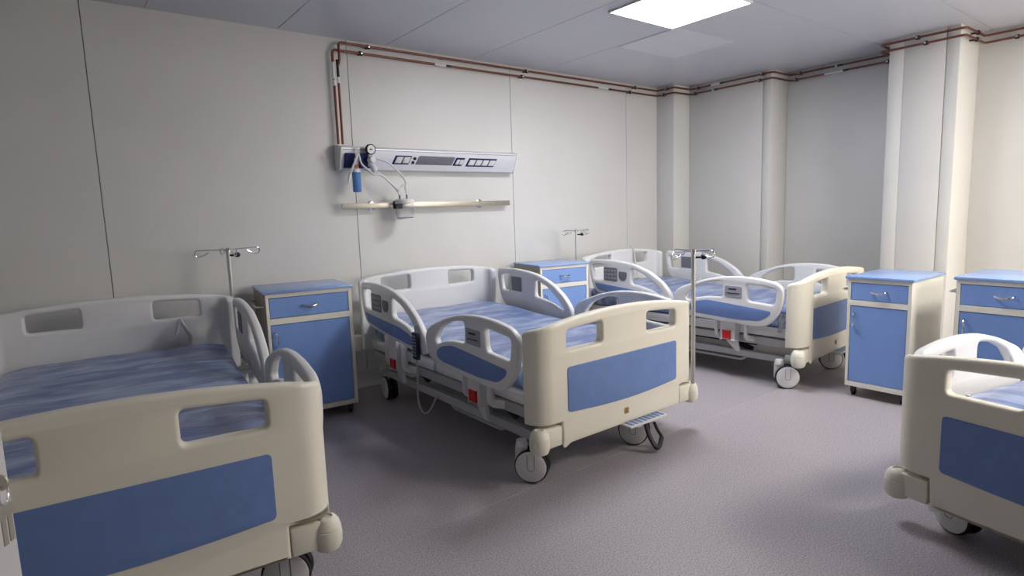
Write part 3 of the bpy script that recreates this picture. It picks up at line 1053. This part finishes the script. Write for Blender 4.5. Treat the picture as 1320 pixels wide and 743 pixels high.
BEDS = [(0.064, 1.9024, 4.868), (2.2189, 1.9664, 0.21), (4.4489, 1.9244, -3.145), (2.425, 0.305, 101.0)]
BED_LABEL = ['cream hospital bed at left, nearest the camera, its foot partly hidden by the open door',
             'cream hospital bed in the middle, headboard under the gas supply unit, pole at its foot',
             'cream hospital bed in the far corner, footboard partly hidden by a blue cabinet',
             'cream hospital bed cut off by the right edge, only its foot end in view']
bed0 = make_bed()
beds = []
for i, (cx, cy, th) in enumerate(BEDS):
    b = bed0 if i == 0 else copy_tree(bed0)
    b.location = (cx, cy, 0)
    b.rotation_euler = (0, 0, -R(th))
    b['label'] = BED_LABEL[i]
    b['group'] = 'hospital beds'
    beds.append(b)
for i, b in enumerate(beds):
    cs = [c for c in b.children if c.name.split('.')[0] == 'caster']
    if i == 0:                       # casters swivel freely: each bed has its own
        cs[1].location, cs[1].rotation_euler = (0.415, 0.135, 0), (0, 0, R(68))
    if i == 3:                       # this bed is wound down a little
        cs[0].location, cs[0].rotation_euler = (-0.415, 0.125, 0), (0, 0, R(72))
        for c in b.children:
            if c.name.split('.')[0] not in ('caster', 'base_frame', 'lifting_gear', 'step_plate', 'brake_pedal'):
                c.location.z -= 0.070


def bedpt(i, u, v, z):
    cx, cy, th = BEDS[i]
    t_ = R(th)
    return Vector((cx + u * math.cos(t_) + v * math.sin(t_), cy - u * math.sin(t_) + v * math.cos(t_), z))


# ------------------------------------------------------------------ drip stands in the bed sockets
def iv_pole(label, base, ztop, rz):
    t = thing('drip_stand', label, 'drip stand', base, rz, 'drip stands on the beds')
    H = ztop - base[2]
    k = MB()
    k.tube([(0, 0, 0), (0, 0, H * 0.99)], 0.0125, 14)
    k.build('pole', M['pole'], t)
    k = MB()
    k.lathe([(0, H * 0.985), (0.017, H * 0.985), (0.017, H + 0.006), (0.012, H + 0.012), (0, H + 0.012)], (0, 0, 0), (0, 0, 1), 14)
    k.build('pole_cap', M['chrome'], t)
    for dx, dy, ln in ((-1, 0, 0.19), (1, 0, 0.19), (0, 1, 0.13), (0, -1, 0.13)):
        m = MB()
        d = Vector((dx, dy, 0))
        P = [Vector((0, 0, H)), d * (ln - 0.02) + Vector((0, 0, H + 0.006))]
        c = d * (ln - 0.02) + Vector((0, 0, H - 0.014))
        for a in range(1, 8):
            q = PI / 2 - a * PI / 7
            P.append(c + d * 0.020 * math.cos(q) + Vector((0, 0, 0.020 * math.sin(q))))
        P.append(c - d * 0.040 + Vector((0, 0, -0.008)))
        P.append(c - d * 0.056 + Vector((0, 0, 0.004)))
        m.tube(P, 0.0036, 8)
        m.build('hook', M['chrome'], t)
    m = MB()
    m.tube([(0.0, -0.004, H - 0.035), (0.03, -0.030, H - 0.035)], 0.006, 8)
    m.lathe([(0, 0), (0.012, 0.002), (0.015, 0.012), (0.014, 0.024), (0.006, 0.030), (0, 0.030)], (0.028, -0.028, H - 0.035), (0.7, -0.7, 0.15), 14)
    m.build('clamp_knob', M['black'], t)
    return t


iv_pole('drip stand at the right foot corner of the middle bed', bedpt(1, 0.556, 0.0, 0.276), 1.025, -R(0.2))
iv_pole('drip stand behind the headboard of the left bed, against the bare wall', bedpt(0, 0.590, 2.05, 0.426), 1.103, R(8))
iv_pole('drip stand against the wall behind the cabinet right of the middle bed', bedpt(2, -0.585, 2.02, 0.427), 1.085, R(8))

# hand control hanging on the middle bed with its cable
hc = thing('hand_control', 'dark hand control hanging on the left rail of the middle bed with curly grey cable', 'remote control', bedpt(1, -0.618, 1.06, 0.60), -R(0.21))
k = MB()
k.box(-0.014, 0.010, -0.030, 0.030, -0.165, -0.005, 0.006, 2)
k.build('handset', M['paddark'], hc)
k = MB()
for j in range(7):
    for i in (-1, 1):
        k.box(-0.0165, -0.0135, i * 0.012 - 0.007, i * 0.012 + 0.007, -0.030 - j * 0.019, -0.020 - j * 0.019)
o = k.build('control_keys', M['padkey'], hc)
o['kind'] = 'stuff'
k = MB()
k.tube(arcpath([(-0.002, 0, -0.01), (-0.002, 0, 0.03), (0.040, 0, 0.03)], 0.01), 0.004, 8)
k.build('hook', M['pad'], hc)
cb = [(1.06, 0.436), (1.07, 0.36), (1.085, 0.285), (1.10, 0.20), (1.09, 0.135), (1.045, 0.105), (0.985, 0.140), (0.935, 0.205), (0.885, 0.254), (0.80, 0.262), (0.70, 0.265)]
k = MB()
k.tube(spline([(0.040 if q > 8 else -0.002 + 0.05 * q / 10, v - 1.06, z - 0.60) for q, (v, z) in enumerate(cb)], 6), 0.0055, 8)
k.build('cable', M['cable'], hc)

# crumpled end of the clear film hanging out beside the footboard of the corner bed
k = MB()
nn = 9
rr_ = random.Random(3)
g_ = [[k.bm.verts.new((-0.500 - 0.03 * math.sin(i * 0.9) * (1 - j / nn) - 0.012 * rr_.random(), 0.070 + 0.013 * i + 0.012 * rr_.random(), 0.372 + 0.016 * j + 0.012 * rr_.random())) for j in range(nn)] for i in range(nn)]
for i in range(nn - 1):
    for j in range(nn - 1):
        k.bm.faces.new((g_[i][j], g_[i + 1][j], g_[i + 1][j + 1], g_[i][j + 1]))
fo = k.build('plastic_film', M['film'], [c for c in beds[2].children if c.name.split('.')[0] == 'mattress'][0], angle=20)
so_ = fo.modifiers.new('thickness', 'SOLIDIFY')
so_.thickness = 0.002
fo['label'] = 'crumpled whitish plastic film'

# bent metal strap standing by the headboard opening (left bed and corner bed)


def strap(label, base, rz, pts):
    t = thing('metal_strap', label, 'strap', base, rz, 'metal straps at the headboards')
    k = MB()
    k.tube(arcpath(pts, 0.012), 0.004, 8, rb=0.010)
    k.build('strap', M['steel'], t)
    k = MB()
    k.box(-0.035, 0.035, -0.02, 0.02, 0.0, 0.006, 0.002, 1)
    k.build('foot_plate', M['inox'], t)
    return t


strap('bent grey metal strap standing on the left bed mattress by the headboard', bedpt(0, 0.300, 1.90, 0.580), -R(5), [(0.03, 0, 0.006), (0.035, 0.0, 0.05), (-0.01, 0.03, 0.150), (-0.035, 0.01, 0.06)])
strap('bent grey metal strap standing at the headboard opening of the corner bed', bedpt(2, 0.165, 1.905, 0.580), R(3), [(0.0, 0, 0.006), (0.0, 0.015, 0.12), (0.0, 0.045, 0.29), (-0.045, 0.06, 0.325)])


# ------------------------------------------------------------------ bedside cabinets
def cabinet(label, cx, cy, th, w_, d_, h, zb):
    t = thing('bedside_cabinet', label, 'cabinet', (cx, cy, 0), -R(th), 'bedside cabinets')
    W2 = w_ / 2
    hb = h - 0.018
    F = 0.026
    zd1 = hb - 0.022
    zd0 = h - (h - zb) * 0.215
    zo1 = h - (h - zb) * 0.262
    zo0 = zb + 0.030
    b = MB()
    b.box(-W2 + 0.008, -W2 + F, 0, d_ - 0.006, zb, hb, 0.002, 1)
    b.box(W2 - F, W2 - 0.004, 0, d_ - 0.006, zb, hb, 0.002, 1)
    b.box(-W2 + F - 0.001, W2 - F + 0.001, 0, 0.03, zd1, hb, 0.001, 1)
    b.box(-W2 + F - 0.001, W2 - F + 0.001, 0, 0.03, zo1, zd0, 0.001, 1)
    b.box(-W2 + F - 0.001, W2 - F + 0.001, 0, d_ - 0.006, zb, zo0, 0.001, 1)
    b.box(-W2 + F - 0.001, W2 - F + 0.001, d_ - 0.020, d_ - 0.006, zo0, hb)
    b.build('body', M['cabwhite'], t)
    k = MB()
    k.box(-W2 + 0.003, -W2 + 0.0085, 0.012, d_ - 0.006, zb + 0.002, hb - 0.001)  # thin sheet added over the left side to carry its painted shade
    k.build('shaded_side_sheet', M['sideshade'], t)
    k = MB()
    k.box(-W2 - 0.006, W2 + 0.006, -0.010, d_, hb, h, 0.004, 2)
    k.build('top', M['cabtop'], t)
    g = 0.003
    k = MB()
    k.box(-W2 + F + g, W2 - F - g, 0.003, 0.020, zd0 + g, zd1 - g, 0.0015, 1)
    k.box(-W2 + F + 0.03, W2 - F - 0.03, 0.020, d_ - 0.06, zd0 + 0.02, zd1 - 0.02)
    dr = k.build('drawer', M['cabblue'], t)
    zc = (zd0 + zd1) / 2
    k = MB()
    k.tube(arcpath([(-0.045, 0.004, zc + 0.006), (-0.040, -0.020, zc + 0.004), (0, -0.030, zc - 0.008), (0.040, -0.020, zc + 0.004), (0.045, 0.004, zc + 0.006)], 0.02), 0.006, 8, rb=0.007)
    k.build('handle', M['chrome'], dr)
    k = MB()
    k.box(-W2 + F + g, W2 - F - g, 0.003, 0.020, zo0 + g, zo1 - g, 0.0015, 1)
    do = k.build('door', M['cabblue'], t)
    xh, z1 = -W2 + F + 0.030, zo1 - 0.045
    k = MB()
    k.tube(arcpath([(xh - 0.004, 0.004, z1), (xh - 0.003, -0.020, z1 - 0.006), (xh + 0.006, -0.028, z1 - 0.045), (xh - 0.003, -0.020, z1 - 0.084), (xh - 0.004, 0.004, z1 - 0.09)], 0.02), 0.005, 8, rb=0.006)
    k.build('handle', M['chrome'], do)
    k = MB()
    zr = hb - 0.075
    k.tube(arcpath([(-W2 + 0.006, 0.035, zr), (-W2 - 0.040, 0.035, zr), (-W2 - 0.040, d_ - 0.10, zr), (-W2 + 0.006, d_ - 0.10, zr)], 0.02), 0.006, 8)
    k.build('towel_rail', M['chrome'], t)
    for a in (-1, 1):
        for v in (0.045, d_ - 0.05):
            k = MB()
            k.lathe([(0, zb + 0.002), (0.016, zb + 0.002), (0.016, zb - 0.014), (0, zb - 0.014)], (a * (W2 - 0.045), v, 0), (0, 0, 1), 12)
            k.box(a * (W2 - 0.045) - 0.014, a * (W2 - 0.045) + 0.014, v - 0.012, v + 0.022, 0.024, zb - 0.010, 0.003, 1)
            c_ = k.build('caster', M['dark'], t)
            k = MB()
            k.lathe([(0, -0.011), (0.020, -0.011), (0.025, -0.007), (0.025, 0.007), (0.020, 0.011), (0, 0.011)], (a * (W2 - 0.045), v + 0.012, 0.025), (1, 0, 0), 18)
            k.build('wheel', M['black'], c_)
    return t


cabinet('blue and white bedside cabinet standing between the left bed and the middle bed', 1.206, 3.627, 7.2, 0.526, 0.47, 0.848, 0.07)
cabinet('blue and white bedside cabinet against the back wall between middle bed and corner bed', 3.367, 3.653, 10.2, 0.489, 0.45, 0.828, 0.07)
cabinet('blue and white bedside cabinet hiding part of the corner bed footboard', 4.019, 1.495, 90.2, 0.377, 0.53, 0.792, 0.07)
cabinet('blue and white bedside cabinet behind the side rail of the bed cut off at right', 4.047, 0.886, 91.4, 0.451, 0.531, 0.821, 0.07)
